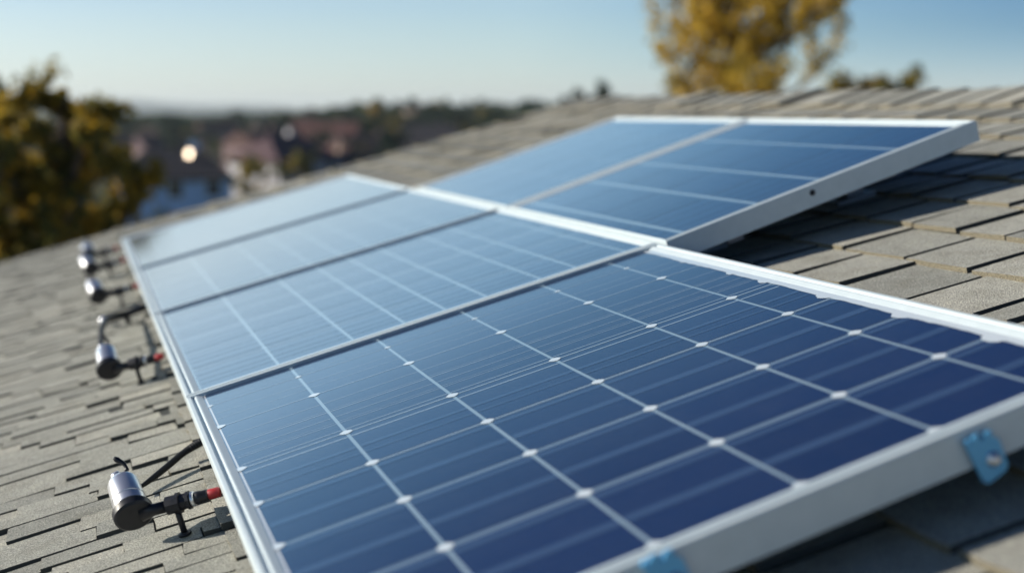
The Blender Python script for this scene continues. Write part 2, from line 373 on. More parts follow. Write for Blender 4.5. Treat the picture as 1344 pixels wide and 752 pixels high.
for vv in (V0+.6, .3, 2.2, 4.0):
    wb = MB(); wb.box(xe0-.03-hm.x, xe0+.05-hm.x, vv-hm.y, vv+.9-hm.y, ze-1.7-hm.z, ze-.5-hm.z)
    wf = wb.build('window', M_frame, house)
    wg = MB(); wg.box(xe0-.04-hm.x, xe0+.04-hm.x, vv+.07-hm.y, vv+.83-hm.y, ze-1.63-hm.z, ze-.57-hm.z); wg.build('pane', M_win, wf)

# ------------------------------------------------------------------ solar panels
D = .045
PROF = [(0,-D),(0,-.0022),(.0006,-.0008),(.002,-.0002),(.0068,-.0002),(.0082,-.0010),(.0090,-.0036),(.0128,-.0040),(.0140,-.0016),(.0150,-.0008),(.0170,-.0010),(.0262,-.0042),(.0268,-.0095),(.0030,-.0105),(.0030,-D+.0025),(.030,-D+.0025),(.030,-D)]
def make_frame(w_, h_, parent, prof=PROF, sn=1, sf=1, sl=1, sr=1):
    b = MB(); rings = []
    for (i, n) in prof:
        rings.append([b.vert(p_) for p_ in ((i*sl,i*sn,n),(w_-i*sr,i*sn,n),(w_-i*sr,h_-i*sf,n),(i*sl,h_-i*sf,n))])
    K = len(rings)
    for k in range(K):
        a0, b0 = rings[k], rings[(k+1) % K]
        for j in range(4): b.face((a0[j], a0[(j+1) % 4], b0[(j+1) % 4], b0[j]), 0, .5, False)
    if sn < 1: b.box(.0015, w_-.0015, .0004, .0270*sn, -.006, .0006)      # flat narrow end rails
    if sf < 1: b.box(.0015, w_-.0015, h_-.0270*sf, h_-.0004, -.006, .0006)
    o = b.build('frame', M_alu, parent); return o
def make_panel(label, group, u0, u1, v0, v1, n0, tilt, cols, rows, dots=True, mids=True, fine=(), gapw=.0055, roww=.006, scallop=False, sn=1, sf=1, sl=1, sr=1):
    """cols, rows: cell boundaries (inside the frame) in panel-plane u, v"""
    root = empty('solar_panel', P(u0, v0, n0), (0, -(TH+tilt), 0)); tag(root, label, 'solar panel', group)
    w_, h_ = u1-u0, v1-v0
    make_frame(w_, h_, root, sn=sn, sf=sf, sl=sl, sr=sr)
    ins = .0255
    bs = MB(); z = -.0054
    bs.box(ins*sl, w_-ins*sr, ins*sn, h_-ins*sf, z-.004, z, 0)
    bs.build('backsheet', M_margin if scallop else M_gap, root)
    c0 = [x-u0 for x in cols]; r0 = [x-v0 for x in rows]
    # grid lines lie as thin ribbons between the cells
    cg_ = MB(); zc = z + .0006
    ce = MB(); rr_ = random.Random(int(u0*100)+int(v0*10)+5)
    for i in range(len(c0)-1):
        for j in range(len(r0)-1):
            a_, b_ = c0[i] + (gapw/2 if i else 0), c0[i+1] - gapw/2
            rws = roww if not callable(roww) else roww(j)
            rwe = roww if not callable(roww) else roww(j+1)
            p_, q_ = r0[j] + (rws/2 if j else 0), r0[j+1] - (rwe/2 if j < len(r0)-2 else 0)
            if i == len(c0)-2: b_ = c0[i+1]
            if q_ - p_ < .004 or b_-a_ < .004: continue
            ch = min(.008, (q_-p_)*.3, (b_-a_)*.3)
            t = .5 + rr_.uniform(-.35, .35)
            ce.poly([(a_+ch,p_,zc),(b_-ch,p_,zc),(b_,p_+ch,zc),(b_,q_-ch,zc),(b_-ch,q_,zc),(a_+ch,q_,zc),(a_,q_-ch,zc),(a_,p_+ch,zc)], 0, t)
    # backing in the gaps: columns light, rows dimmer
    gp = ce; zg = z + .0003
    gp.poly([(c0[0],r0[0],zg),(c0[-1],r0[0],zg),(c0[-1],r0[-1],zg),(c0[0],r0[-1],zg)], 2)
    for x in c0[1:-1]: gp.poly([(x-gapw/2,r0[0],zg+.00015),(x+gapw/2,r0[0],zg+.00015),(x+gapw/2,r0[-1],zg+.00015),(x-gapw/2,r0[-1],zg+.00015)], 1)
    # busbars across the cells
    bb = ce; zb = zc + .00025
    if mids:
        for j in range(len(r0)-1):
            s0, s1 = r0[j], r0[j+1]; hgt = s1-s0
            if hgt < .12 or any(s0+v0 < f_[0] < s1+v0 for f_ in fine): continue
            for (t, wd) in ((.44, .017), (.885, .012)):
                y = s0 + hgt*t
                for i in range(len(c0)-1):
                    bb.poly([(c0[i]+gapw/2+.0004,y-wd/2,zb),(c0[i+1]-gapw/2-.0004,y-wd/2,zb),(c0[i+1]-gapw/2-.0004,y+wd/2,zb),(c0[i]+gapw/2+.0004,y+wd/2,zb)], 3)
    for (y, wd, m_) in fine:
        y -= v0
        for i in range(len(c0)-1):
            bb.poly([(c0[i]+gapw/2+.0004,y-wd/2,zb),(c0[i+1]-gapw/2-.0004,y-wd/2,zb),(c0[i+1]-gapw/2-.0004,y+wd/2,zb),(c0[i]+gapw/2+.0004,y+wd/2,zb)], 3+m_)
    if dots:
        dd = ce; zd = zb + .0003
        for i, x in enumerate(c0):
            if scallop and i == len(c0)-1: continue
            for j, y in enumerate(r0):
                if i not in (0,) and (j == len(r0)-1): continue
                s = .0078 if j < len(r0)-2 else .0045
                pts = []
                for q in range(12):
                    t = 2*math.pi*q/12; rr2 = s*(1 + .22*abs(math.cos(2*t))**2)
                    px_ = x + rr2*1.05*math.cos(t); py_ = y + rr2*.95*math.sin(t)
                    pts.append((max(px_, ins+.001) , max(py_, ins*sn+.001), zd))
                dd.poly(pts, 5)
        if scallop:                                     # ragged white margin along the upper rail
            for y, s in ((.162,.019),(.336,.018),(.514,.016),(.68,.014),(.783,.012),(.95,.010)):
                y -= v0; x = c0[-1]; pts = []
                for q in range(14):
                    t = math.pi*q/13
                    pts.append((x+.002 - math.sin(t)*s*.75*(1+.15*rr_.uniform(-1,1)), y + math.cos(t)*s*(1+.1*rr_.uniform(-1,1)), zd))
                dd.poly(pts, 5)
            pts = [(w_-ins-.001, r0[0], zd-.0002)]; y = r0[0]
            edge = []
            while y < r0[-1]:
                edge.append((c0[-1] - .0015 + rr_.uniform(-.0009,.0009) + .0012*math.sin(y*31), y, zd-.0002)); y += .012
            for e0, e1 in zip(edge, edge[1:]): dd.poly([e0, (w_-ins-.001, e0[1], zd-.0002), (w_-ins-.001, e1[1], zd-.0002), e1], 5)
    ce.build('cell_grid', [M_cell, M_gap, M_gap_row, M_bus, M_bus_fine, M_dot], root)
    return root
GRP = 'solar panels mounted on the shingle roof'
cols1 = [.0035, .155, .315, .478, .640, .781, .856]
rows1 = [.003, .1704, .3353, .4948, .6524, .8918, 1.0334, 1.1178]
fine1 = [(.8918,.0026,1),(1.0334,.0018,1),(.6524,.0034,1),(.4948,.0030,1),(.668,.0022,1),(.705,.0014,1),(.714,.0008,1),(.740,.0014,1),(.775,.0020,1),(.784,.0008,1),(.828,.0014,1),
         (.940,.0010,1),(.975,.0012,1),(1.055,.0009,1),(1.085,.001,1),(.575,.010,0),(.545,.006,0),(.630,.0035,1)]
P1 = make_panel('nearest solar panel, deep navy cells with crisp white corner dots and blue clamps', GRP, -.027, .895, -.022, 1.1275, 0, 0, cols1, rows1, fine=fine1, gapw=.0052,
                roww=lambda j: (.012,.0115,.0105,.009,.006,.0022,.0018,.001)[min(j,7)], scallop=True, sf=.36)
cols2 = [.003, .142, .283, .383, .465, .547, .660, .735, .842, .878]
mk = lambda a, b, n: [a+(b-a)*k/n for k in range(n+1)]
fine2 = [(1.163+.0385*k + .004*math.sin(k*2.3), .0035 if k % 3 else .009, 0 if k % 4 else 1) for k in range(22)]
P2 = make_panel('blue solar panel directly behind the nearest one in the lower row', GRP, -.027, .895, 1.1320, 2.050, 0, 0, cols2, [1.1402,1.34,1.50,1.68,1.85,2.0445], mids=False, fine=fine2, gapw=.006, roww=.0015, dots=False, sn=.3, sf=.2, sr=.62)
fine3 = [(y+.915, w_, m_) for y, w_, m_ in fine2]
P3 = make_panel('pale reflecting solar panel, third from the front in the lower row', GRP, -.027, .895, 2.0535, 2.956, 0, 0, cols2, [2.060,2.25,2.42,2.59,2.76,2.950], mids=False, fine=fine3[:-1], gapw=.005, roww=.0015, dots=False, sn=.2, sf=.2, sr=.62)
P4 = make_panel('farthest solar panel of the lower row, mirroring pale sky and dark tree', GRP, -.027, .895, 2.9595, 3.93, 0, 0, cols2, [2.967,3.17,3.35,3.53,3.72,3.90], mids=False, fine=[], gapw=.004, roww=.0015, dots=False, sn=.2, sr=.62)
TILT = math.atan2(.040, .75)
cols5 = [.915, .958, 1.130, 1.281, 1.474, 1.625]
fine5 = [(1.14+.05*k, .003, 0) for k in range(17)]
P5 = make_panel('raised solar panel of the upper row, nearer to the right, over a dark gap', GRP, .905, 1.656, 1.110, 2.020, .003, TILT, cols5, [1.14,1.35,1.56,1.77,1.99], dots=False, mids=False, fine=fine5, gapw=.011, roww=.003, sl=.35)
P6 = make_panel('raised solar panel of the upper row, farther to the left, hazy blue', GRP, .905, 1.656, 2.026, 2.905, .003, TILT, cols5, [2.055,2.26,2.47,2.68,2.875], dots=False, mids=False, fine=[(y+.915, w_, m_) for y, w_, m_ in fine5[:-1]], gapw=.004, roww=.003, sl=.35)
# clamps on the near side rail of the nearest panel
for uc, dz in ((.668, 0.0), (.306, .012)):
    cl = MB(); x = uc + .027; y0 = -.0035
    def plate(pts, ya, yb, m=0):
        f_ = [cl.vert((x+a, ya, b)) for a, b in pts]; g_ = [cl.vert((x+a, yb, b)) for a, b in pts]
        cl.face(f_, m); cl.face(g_[::-1], m)
        for k in range(len(pts)): cl.face((f_[k], g_[k], g_[(k+1) % len(pts)], f_[(k+1) % len(pts)]), m)
    out = [(-.020,-.013+dz),(-.006,-.060+dz),(-.001,-.064+dz),(.022,-.058+dz),(.026,-.052+dz),(.020,-.022+dz),(.013,-.017+dz),(.012,-.010+dz),(.005,-.010+dz),(.003,-.017+dz),(-.001,-.017+dz),(-.003,-.009+dz),(-.010,-.009+dz),(-.012,-.015+dz),(-.015,-.014+dz),(-.016,-.010+dz)]
    plate(out, y0-.004, y0)
    k_ = cl.build('mounting_clamp', M_bluec, P1)
    bo = MB(); bo.lathe((x+.009, y0-.004, -.040+dz), (0,-1,0), [(0,.008),(.0015,.008),(.0018,.0055),(.006,.0052),(.0065,.003)], 12); bo.build('bolt', M_silver, k_)
# dark drain screw on the side of the raised panel
sb = MB(); sb.lathe((.334, 0, -.017), (0,-1,0), [(0,.0065),(.002,.006),(.004,.004)], 12); sb.build('screw', M_black, P5)

# rails and feet below the panels
for k, (uu, va, vb, nn_, lb) in enumerate(((.22, .10, 3.85, -.047, 'metal rail under the lower half of the lower panel row'), (.70, .10, 3.85, -.047, 'metal rail under the upper half of the lower panel row'),
        (1.10, 1.20, 2.85, -.036, 'metal rail under the lower half of the raised panel row'), (1.50, 1.22, 2.85, -.014, 'metal rail under the ridge side of the raised panel row'))):
    rt = empty('mounting_rail', P(uu, va, nn_), (0, -TH, 0)); tag(rt, lb, 'mounting rail', 'mounting rails under the panels')
    b = MB(); b.box(-.018, .018, 0, vb-va, -.030, -.002); b.build('rail', M_rail, rt)
    t = .12
    while t < vb-va:
        b = MB(); b.box(-.03, .012, t, t+.05, ROOF_N-nn_+.008, -.0305); b.box(-.07, .03, t-.02, t+.07, ROOF_N-nn_+.003, ROOF_N-nn_+.017); b.build('foot', M_rail, rt); t += .62

# ------------------------------------------------------------------ fittings along the lower edge
FG = 'silver and black fittings along the lower edge of the panels'
def make_fitting():
    r_ = empty('cable_fitting', (0,0,0), (0, -TH, 0))
    ax = Vector((-.004, .070, .036)).normalized()
    cap = Vector((-.058, .020, .036))
    b = MB(); b.lathe(cap + ax*.004, ax, [(0,.0235),(.020,.0235),(.0205,.0242),(.024,.0242),(.0245,.0235),(.056,.0225),(.062,.020),(.068,.015),(.069,.006)], 32)
    sharp(b.build('barrel', M_silver, r_), 35)
    b = MB(); b.lathe(cap - ax*.010, ax, [(0,.0245),(.003,.0280),(.0135,.0285),(.018,.0255)], 32); sharp(b.build('end_cap', M_black, r_), 35)
    # arm toward the panel
    b = MB(); a0 = cap + Vector((.012,-.003,-.004)); a1 = Vector((-.012, .002, .034))
    b.tube([a0, a0.lerp(a1,.5), a1], [.013,.0085,.0085], 14); b.build('arm', M_black, r_)
    d = Vector((.075, -.024, .002)).normalized(); c = Vector((-.012,.002,.034))
    b = MB(); b.lathe(c, d, [(0,.010),(.001,.0135),(.016,.0135),(.0165,.0155),(.021,.0155),(.0215,.012),(.030,.0115),(.031,.0135),(.035,.0135),(.036,.009)], 10); sharp(b.build('nut', M_black, r_), 30)
    b = MB(); b.lathe(c + d*.036, d, [(0,.0095),(.001,.011),(.005,.011),(.006,.009)], 16); b.build('ring', M_silver, r_)
    b = MB(); b.lathe(c + d*.042, d, [(0,.0078),(.002,.0092),(.009,.0092),(.010,.0082),(.018,.0086),(.020,.0075)], 14); b.build('plug', M_black, r_)
    b = MB(); b.lathe(c + d*.062, d, [(0,.0070),(.001,.0076),(.0155,.0074),(.017,.006)], 14); b.build('red_sleeve', M_red, r_)
    b = MB(); b.tube([(0,0,.030),(0,0,-.016)], .0045, 10); b.lathe((0,0,-.014),(0,0,1),[(0,.010),(.003,.009),(.004,.005)],12); b.build('post', M_black, r_)
    # knob and bent lever on the back end
    e = cap + ax*.070
    b = MB(); b.lathe(e+Vector((-.004,-.004,.004)), Vector((-.2,.5,.8)), [(0,.006),(.002,.0085),(.007,.0085),(.011,.006),(.012,.003)], 14); b.build('knob', M_silver, r_)
    b = MB(); b.tube([e+Vector((.002,0,.006)), e+Vector((.012,.004,.012)), e+Vector((.010,.008,.020)), e+Vector((.002,.011,.029)), e+Vector((-.001,.011,.033))], [.0028,.003,.003,.0044,.0026], 8); b.build('lever', M_black, r_)
    return r_
fit0 = make_fitting()
spots = [(-.0920, .745, 0, 'nearest silver canister fitting with black cap, sharp in focus at lower left'),
         (-.096, 1.785, 1, 'second canister fitting from the front, with a curved black cable behind it'),
         (-.090, 2.93, 2, 'blurred silver canister fitting just beyond the black elbow joint'),
         (-.100, 3.655, 3, 'blurred silver canister fitting, second from the far end of the row'),
         (-.105, 4.11, 4, 'farthest blurred silver canister fitting near the far roof edge')]
for (u, v, k, lb) in spots:
    o = fit0 if k == 0 else copy_tree(fit0)
    o.location = P(u, v, ROOF_N+.021); o['label'] = lb; o['category'] = 'cable fitting'; o['group'] = FG
    if k: o.rotation_euler = (0, -TH, R((-6, 4, 8, -5)[k-1]))
# black elbow joint with a small silver tip
el = empty('elbow_joint', P(-.107, 2.60, ROOF_N+.012), (0, -TH, 0)); tag(el, 'small black elbow joint with a silver tip, between two canister fittings', 'pipe joint')
b = MB(); b.tube([(-.03,.0,.020),(.02,0,.022),(.06,-.003,.026),(.085,-.005,.028)], [.010,.011,.012,.012], 12); b.build('joint_body', M_black, el)
b = MB(); b.lathe((-.032,0,.020), (-1,.1,0), [(0,.012),(.004,.015),(.018,.0145),(.022,.009)], 16); b.build('tip', M_silver, el)
b = MB(); b.tube([(.02,0,.02),(.02,0,-.004)], .008, 10); b.build('post', M_black, el)
# cables
def smooth_path(pts, n=6):
    pts = [Vector(p_) for p_ in pts]; out = []
    ext = [2*pts[0]-pts[1]] + pts + [2*pts[-1]-pts[-2]]
    for i in range(1, len(ext)-2):
        for k in range(n):
            t = k/n; p0, p1, p2, p3 = ext[i-1:i+3]
            out.append(.5*((2*p1) + (p2-p0)*t + (2*p0-5*p1+4*p2-p3)*t*t + (3*p1-p0-3*p2+p3)*t**3))
    return out + [pts[-1]]
def cable(name, pts, rads, label, cat='cable'):
    o_ = Vector(P(*pts[0])); ps = smooth_path([P(*q) - o_ for q in pts]); n = len(ps)
    rr2 = [np.interp(i/(n-1), np.linspace(0, 1, len(rads)), rads) for i in range(n)]
    b = MB(); b.tube(ps, [float(x) for x in rr2], 10); o = b.build(name, M_cable, None); o.location = o_; tag(o, label, cat); return o
RN = ROOF_N + .012
cb1 = cable('cable', [(-.150,.985,RN+.012),(-.138,.995,RN+.008),(-.112,1.018,RN+.010),(-.085,1.042,RN+.014),(-.060,1.058,RN+.020),(-.034,1.062,RN+.026),(-.018,1.060,RN+.030)], [.0024,.0032,.0052,.0056,.0056,.0070,.0062], 'short dark cable beside the nearest fitting, running to the panel edge')
bs_ = MB()
for k in range(5):
    c_ = P(-.046+.004*k, 1.0605+.0004*k, RN+.0235+.0008*k) - Vector(P(-.150,.985,RN+.012)); bs_.lathe(c_, P(1,0,.2), [(0,.0055),(.0008,.0072),(.002,.0072),(.0028,.0055)], 10)
bs_.build('crimp', M_black, cb1)
cable('cable', [(-.152,1.865,-.036),(-.158,2.00,-.028),(-.150,2.25,-.030),(-.128,2.48,-.044),(-.098,2.58,-.062),(-.060,2.62,-.070),(-.030,2.62,-.072)], [.007]*7, 'curved black cable arching from the second fitting to the elbow joint')

# ------------------------------------------------------------------ trees
def tree_meshes(seed, height, spread, crown_lo, n_leaf, leaf_s, palette, levels=3, limbs=9, upright=.5, tone_bias=.5, open_=.0, patch=.35):
    rr_ = random.Random(seed); tr = MB(); tips = []
    def branch(p0, d, ln, r0, lev):
        pts = [p0]; d = d.copy(); n = 4
        for k in range(n):
            d = (d + Vector((rr_.uniform(-.22,.22), rr_.uniform(-.22,.22), rr_.uniform(-.05,.22)*upright*2))).normalized()
            pts.append(pts[-1] + d*ln/n)
        tr.tube(pts, [r0*(1-.17*k) for k in range(n+1)], 6 if lev < 2 else 4, caps=False)
        if lev >= levels:
            for q in pts[1:]: tips.append((q, ln*.5))
            return
        nb_ = 4 if lev else limbs
        for k in range(nb_):
            t = (k+.7)/nb_ if lev else .25 + .75*(k+.5)/nb_
            i = min(n-1, int(t*n)); q = pts[i].lerp(pts[i+1], t*n-i)
            an = rr_.uniform(0, 6.28); s = Vector((math.cos(an), math.sin(an), rr_.uniform(.15,.9)*upright*1.6))
            branch(q, (s.normalized() + d*.35).normalized(), ln*rr_.uniform(.42,.6), r0*.45*(1-.3*t), lev+1)
        tips.append((pts[-1], ln*.3))
    trunk_pts = [Vector((0,0,-.3))]; n = 8; lean = Vector((rr_.uniform(-.03,.03), rr_.uniform(-.03,.03), 0))
    for k in range(1, n+1): trunk_pts.append(Vector((0,0,height*.93*k/n)) + lean*height*(k/n) + Vector((rr_.uniform(-.01,.01), rr_.uniform(-.01,.01), 0))*height)
    r0 = height*.018
    tr.tube(trunk_pts, [r0*(1.25-.95*k/n) for k in range(n+1)], 8)
    for k in range(limbs):
        t = crown_lo + (1-crown_lo)*(k+.3)/limbs; i = min(n-1, int(t*n)); q = trunk_pts[i].lerp(trunk_pts[i+1], t*n-i)
        prof = math.sin(min(1, max(.12, (t-crown_lo)/(1-crown_lo)*.85+.15))*math.pi)**.6
        an = k*2.4 + rr_.uniform(-.5,.5); d = Vector((math.cos(an), math.sin(an), rr_.uniform(.2,.9)*upright*2)).normalized()
        branch(q, d, spread*prof*rr_.uniform(.75,1.15), r0*.4, 1)
    lf = MB(); nt_ = len(tips)
    clump = [(rr_.uniform(-1,1), rr_.random() < open_) for _ in tips]
    for k in range(n_leaf):
        ti = rr_.randrange(nt_)
        if clump[ti][1]: ti = rr_.randrange(nt_)
        if clump[ti][1]: continue
        c_, s = tips[ti]
        p_ = c_ + Vector((rr_.gauss(0,1), rr_.gauss(0,1), rr_.gauss(0,1)))*s*.32
        x = Vector((rr_.uniform(-1,1), rr_.uniform(-1,1), rr_.uniform(-1,1))).normalized(); y = x.cross(Vector((rr_.uniform(-1,1), rr_.uniform(-1,1), rr_.uniform(-1,1)))).normalized()
        sz = leaf_s*rr_.uniform(.6,1.3)
        tn_ = min(1, max(0, tone_bias + patch*clump[ti][0] + rr_.uniform(-.14,.14)))
        lf.poly([p_-x*sz, p_-y*sz*.55, p_+x*sz, p_+y*sz*.55], 0, tn_)
    return tr, lf
def make_tree(name, label, cat, loc, group=None, mats=None, **kw):
    root = empty(name, loc); tag(root, label, cat, group)
    tr, lf = tree_meshes(**kw)
    tr.build('trunk', M_bark, root); lf.build('crown', mats or kw['palette'], root); return root
def polar(az, d): return CAM.x + d*math.sin(R(az)), CAM.y + d*math.cos(R(az))
def az_of(px): return math.degrees(YAW + math.atan((px-672)/1604.57))
def on_ground(az, d):
    x, y = polar(az, d); return (x, y, ground_z(x, y))
# the olive and gold trees at the left
left = [(60, 12.0, 6.0, .85, 62, .2, .30, 'golden leafed tree between the two nearest olive trees at left'),
        (112, 9.8, 6.35, .90, 43, .25, .14, 'tall olive tree at left with a thin wispy top'),
        (5, 9.4, 6.1, .95, 8, .25, .16, 'yellowing tree at the left edge, left of the tall wispy olive tree'),
        (-95, 10.5, 6.6, 1.4, 21, .2, .0, 'olive tree standing just outside the left edge'),
        (80, 15.5, 6.05, .60, 34, .2, -.08, 'darker green tree right behind the tall wispy olive tree'),
        (20, 16.0, 6.0, .8, 55, .2, .22, 'golden tree filling the gap between the two olive trees at left')]
for px, d, h, sp, sd, lo, tb, lb in left:
    g_ = on_ground(az_of(px), d)
    make_tree('olive_tree', lb, 'tree', g_, 'trees at the left of the roof', height=(CAM.z + (152-{62:122,43:58,8:80,21:60,34:140,55:118}[sd])/1604.57*d) - g_[2], spread=sp, crown_lo=lo, n_leaf=26000, leaf_s=.036, palette=M_leaf_olive, levels=3, limbs=13, seed=sd, upright=.45, tone_bias=.40+tb, open_=.35, patch=.3)
g_ = on_ground(az_of(968), 26)
make_tree('autumn_tree', 'tall golden autumn tree rising behind the roof ridge', 'tree', g_, None, height=10.4, spread=2.4, crown_lo=.25, n_leaf=36000, leaf_s=.07, palette=M_leaf_gold, levels=3, limbs=30, seed=31, upright=.7, tone_bias=.5, open_=.2, patch=.35)
g_ = on_ground(az_of(1128), 40)
make_tree('round_tree', 'small round green tree right of the golden tree behind the ridge', 'tree', g_, None, height=CAM.z+(152-98)/1604.57*40-g_[2], spread=2.5, crown_lo=.3, n_leaf=12000, leaf_s=.09, palette=M_leaf_olive, levels=3, limbs=16, seed=6, upright=.3, tone_bias=.55, open_=.0)
for px, top, dd_, lb, sd in ((766, 108, 62, 'left of two dark evergreens above the far end of the ridge', 4), (787, 102, 62, 'right of two dark evergreens above the far end of the ridge', 9), (1165, 108, 46, 'low green treetop right of the small round tree', 12), (835, 130, 70, 'pale yellow treetop peeping over the ridge left of the golden tree', 15)):
    g_ = on_ground(az_of(px), dd_)
    make_tree('evergreen_tree' if sd < 12 else 'round_tree', lb, 'tree', g_, None, height=CAM.z+(152-top)/1604.57*dd_-g_[2], spread=1.5 if sd < 12 else 2.0, crown_lo=.4, n_leaf=6000, leaf_s=.10, palette=M_leaf_dark if sd < 12 else M_leaf_olive, levels=2, limbs=12, seed=sd, upright=.5, tone_bias=.4 if sd != 15 else .8)

# ------------------------------------------------------------------ town
def make_house(label, x, y, rz, wd, dp, hw, hr, mw, mr, hip=False, cat='house', group='houses of the town in the valley', extra=None):
    z = ground_z(x, y); root = empty('town_house', (x, y, z), (0, 0, rz)); tag(root, label, cat, group)
    b = MB(); a, c_ = wd/2, dp/2
    g4 = [(-a,-c_),(a,-c_),(a,c_),(-a,c_)]
    lo_ = [b.vert((px_, py_, -.6)) for px_, py_ in g4]; hi = [b.vert((px_, py_, hw)) for px_, py_ in g4]
    for k in range(4): b.face((lo_[k], lo_[(k+1) % 4], hi[(k+1) % 4], hi[k]))
    if not hip:
        r0_, r1_ = b.vert((-a,0,hw+hr)), b.vert((a,0,hw+hr)); b.face((hi[3],hi[0],r0_)); b.face((hi[1],hi[2],r1_))
    b.build('wall', mw, root)
    o = .45; b = MB(); xi = a*.5 if hip else -o
    e = [(-a-o,-c_-o,hw-.12),(a+o,-c_-o,hw-.12),(a+o,c_+o,hw-.12),(-a-o,c_+o,hw-.12)]; rg = [(-a+xi,0,hw+hr+.05),(a-xi,0,hw+hr+.05)]
    ev = [b.vert(q) for q in e]; rv = [b.vert(q) for q in rg]; el_ = [b.vert((q[0],q[1],q[2]-.18)) for q in e]
    b.face((ev[0],ev[1],rv[1],rv[0])); b.face((ev[2],ev[3],rv[0],rv[1])); b.face((ev[3],ev[0],rv[0])); b.face((ev[1],ev[2],rv[1]))
    for k in range(4): b.face((el_[k], el_[(k+1) % 4], ev[(k+1) % 4], ev[k]))
    b.face(el_[::-1]); rf = b.build('roof', mr, root)
    b = MB(); b.box(a*.35, a*.35+.7, c_*.2, c_*.2+.6, hw+hr*.4, hw+hr+.7); b.build('chimney', mw, rf)
    rows_ = 2 if hw > 4.6 else 1
    for s_, (sx, ln, off) in enumerate((('y', wd, c_), ('y', wd, -c_))):
        nw = max(2, int(ln/2.6))
        for r_i in range(rows_):
            for k in range(nw):
                if r_i == 0 and k == nw//2 and off < 0: continue
                xc = -ln/2 + ln*(k+.5)/nw; zc = 1.0 + 2.8*r_i; y_ = off + (.03 if off > 0 else -.03)
                f_ = MB(); f_.box(xc-.62, xc+.62, min(off,y_), max(off,y_), zc-.05, zc+1.35); fo = f_.build('window', M_frame, root)
                g__ = MB(); y2 = y_ + (.02 if off > 0 else -.02); g__.box(xc-.52, xc+.52, min(y_,y2), max(y_,y2), zc+.05, zc+1.25); g__.build('pane', M_win, fo)
    f_ = MB(); f_.box(-ln/2+ln*(nw//2+.5)/nw-.5, -ln/2+ln*(nw//2+.5)/nw+.5, -c_-.06, -c_, 0, 2.1); f_.build('door', M_door, root)
    return root
rng = random.Random(5)
def hp(px, d): return polar(az_of(px), d)
x, y = hp(228, 106); big = make_house('large house with dark slate roof and blue-shaded white wall beside the left trees', x, y, R(-2), 9.0, 7.5, 5.5, 2.0, M_hw[3], M_hr[2], hip=True)
# metal plate added on the roof, turned to throw the sun as a glint
toC = (CAM - Vector((x, y, -2))).normalized(); hv = (toC + SUNV).normalized()
sk = MB(); q_ = hv.to_track_quat('Z', 'Y'); zz = Vector((1.3, -1.3, 5.5+1.75))
local = Matrix.Rotation(R(2), 3, 'Z')
for s4 in (1,):
    cs4 = [local @ (q_ @ Vector((i_*.28, j_*.28, 0))) + zz for i_, j_ in ((-1,-1),(1,-1),(1,1),(-1,1))]
    lo4 = [c_ - (local @ (q_ @ Vector((0,0,.12)))) for c_ in cs4]
    f_ = [sk.vert(c_) for c_ in cs4]; g4_ = [sk.vert(c_) for c_ in lo4]; sk.face(f_)
    for k in range(4): sk.face((g4_[k], g4_[(k+1) % 4], f_[(k+1) % 4], f_[k]))
    sk.face(g4_[::-1])
sk.build('glint_plate', M_mirror, [c_ for c_ in big.children if c_.name.startswith('roof')][0])
# houses placed across the valley
spots = []
named = [(362,250,0,1,'pale'),(384,262,0,1,'pale'),(352,205,2,0,'pink'),(445,150,1,0,'cream'),(415,180,2,0,''),(510,300,2,0,''),(245,330,0,3,''),(215,280,2,3,''),(290,360,2,0,''),(258,420,0,1,''),(430,230,2,0,''),(340,300,2,3,''),(300,190,0,3,''),(470,235,1,1,''),(400,320,2,0,''),(180,210,2,3,''),(540,340,2,0,''),(320,140,1,1,''),(375,135,0,3,''),(150,150,1,0,'')]
for px, d, mw, mr, _ in named: spots.append((px, d, mw, mr))
for k in range(34):
    spots.append((rng.uniform(-120, 640), rng.uniform(150, 620), rng.choice([0,1,1,2,2,2]), rng.choice([0,0,1,1,3,3,2])))
wn = ['white', 'cream', 'pinkish', 'blue-shaded white']; rn_ = ['red tiled', 'brown tiled', 'dark slate', 'plum tiled']
placed = [(x, y)]; idx = 0
spots.sort(key=lambda s_: s_[1])
for px, d, mw, mr in spots:
    x, y = hp(px, d)
    if d < 260 and 140 < px < 330: continue
    if any(math.hypot(x-a, y-b_) < 13 for a, b_ in placed): continue
    placed.append((x, y))
    idx += 1
    make_house('x', x, y, R(rng.uniform(-60, 60)), rng.uniform(8, 12), rng.uniform(7, 9), rng.choice([3.0, 3.4, 5.4]), rng.uniform(1.8, 2.8), M_hw[mw], M_hr[mr], hip=rng.random() < .3)['rankinfo'] = f'{mw},{mr},{px:.0f},{d:.0f}'
# label every town house by look and by place
hs = [o for o in scn.objects if o.name.startswith('town_house') and 'rankinfo' in o.keys()]
groups_ = {}
for o in hs:
    mw, mr, px, d = o['rankinfo'].split(','); groups_.setdefault((int(mw), int(mr)), []).append((float(px), float(d), o))
ordw = ['leftmost','second from left','third from left','fourth from left','fifth from left','sixth from left','seventh from left','eighth from left','ninth from left','tenth from left','eleventh from left','twelfth from left']
for (mw, mr), lst in groups_.items():
    lst.sort(key=lambda t: t[0])
    for i, (px, d, o) in enumerate(lst):
        del o['rankinfo']
        where = '' if len(lst) == 1 else (', ' + (ordw[i] if i < len(lst)-1 else 'rightmost') + ' of its colours')
        o['label'] = f"{wn[mw]} walled house with {rn_[mr]} roof in the valley{where}"
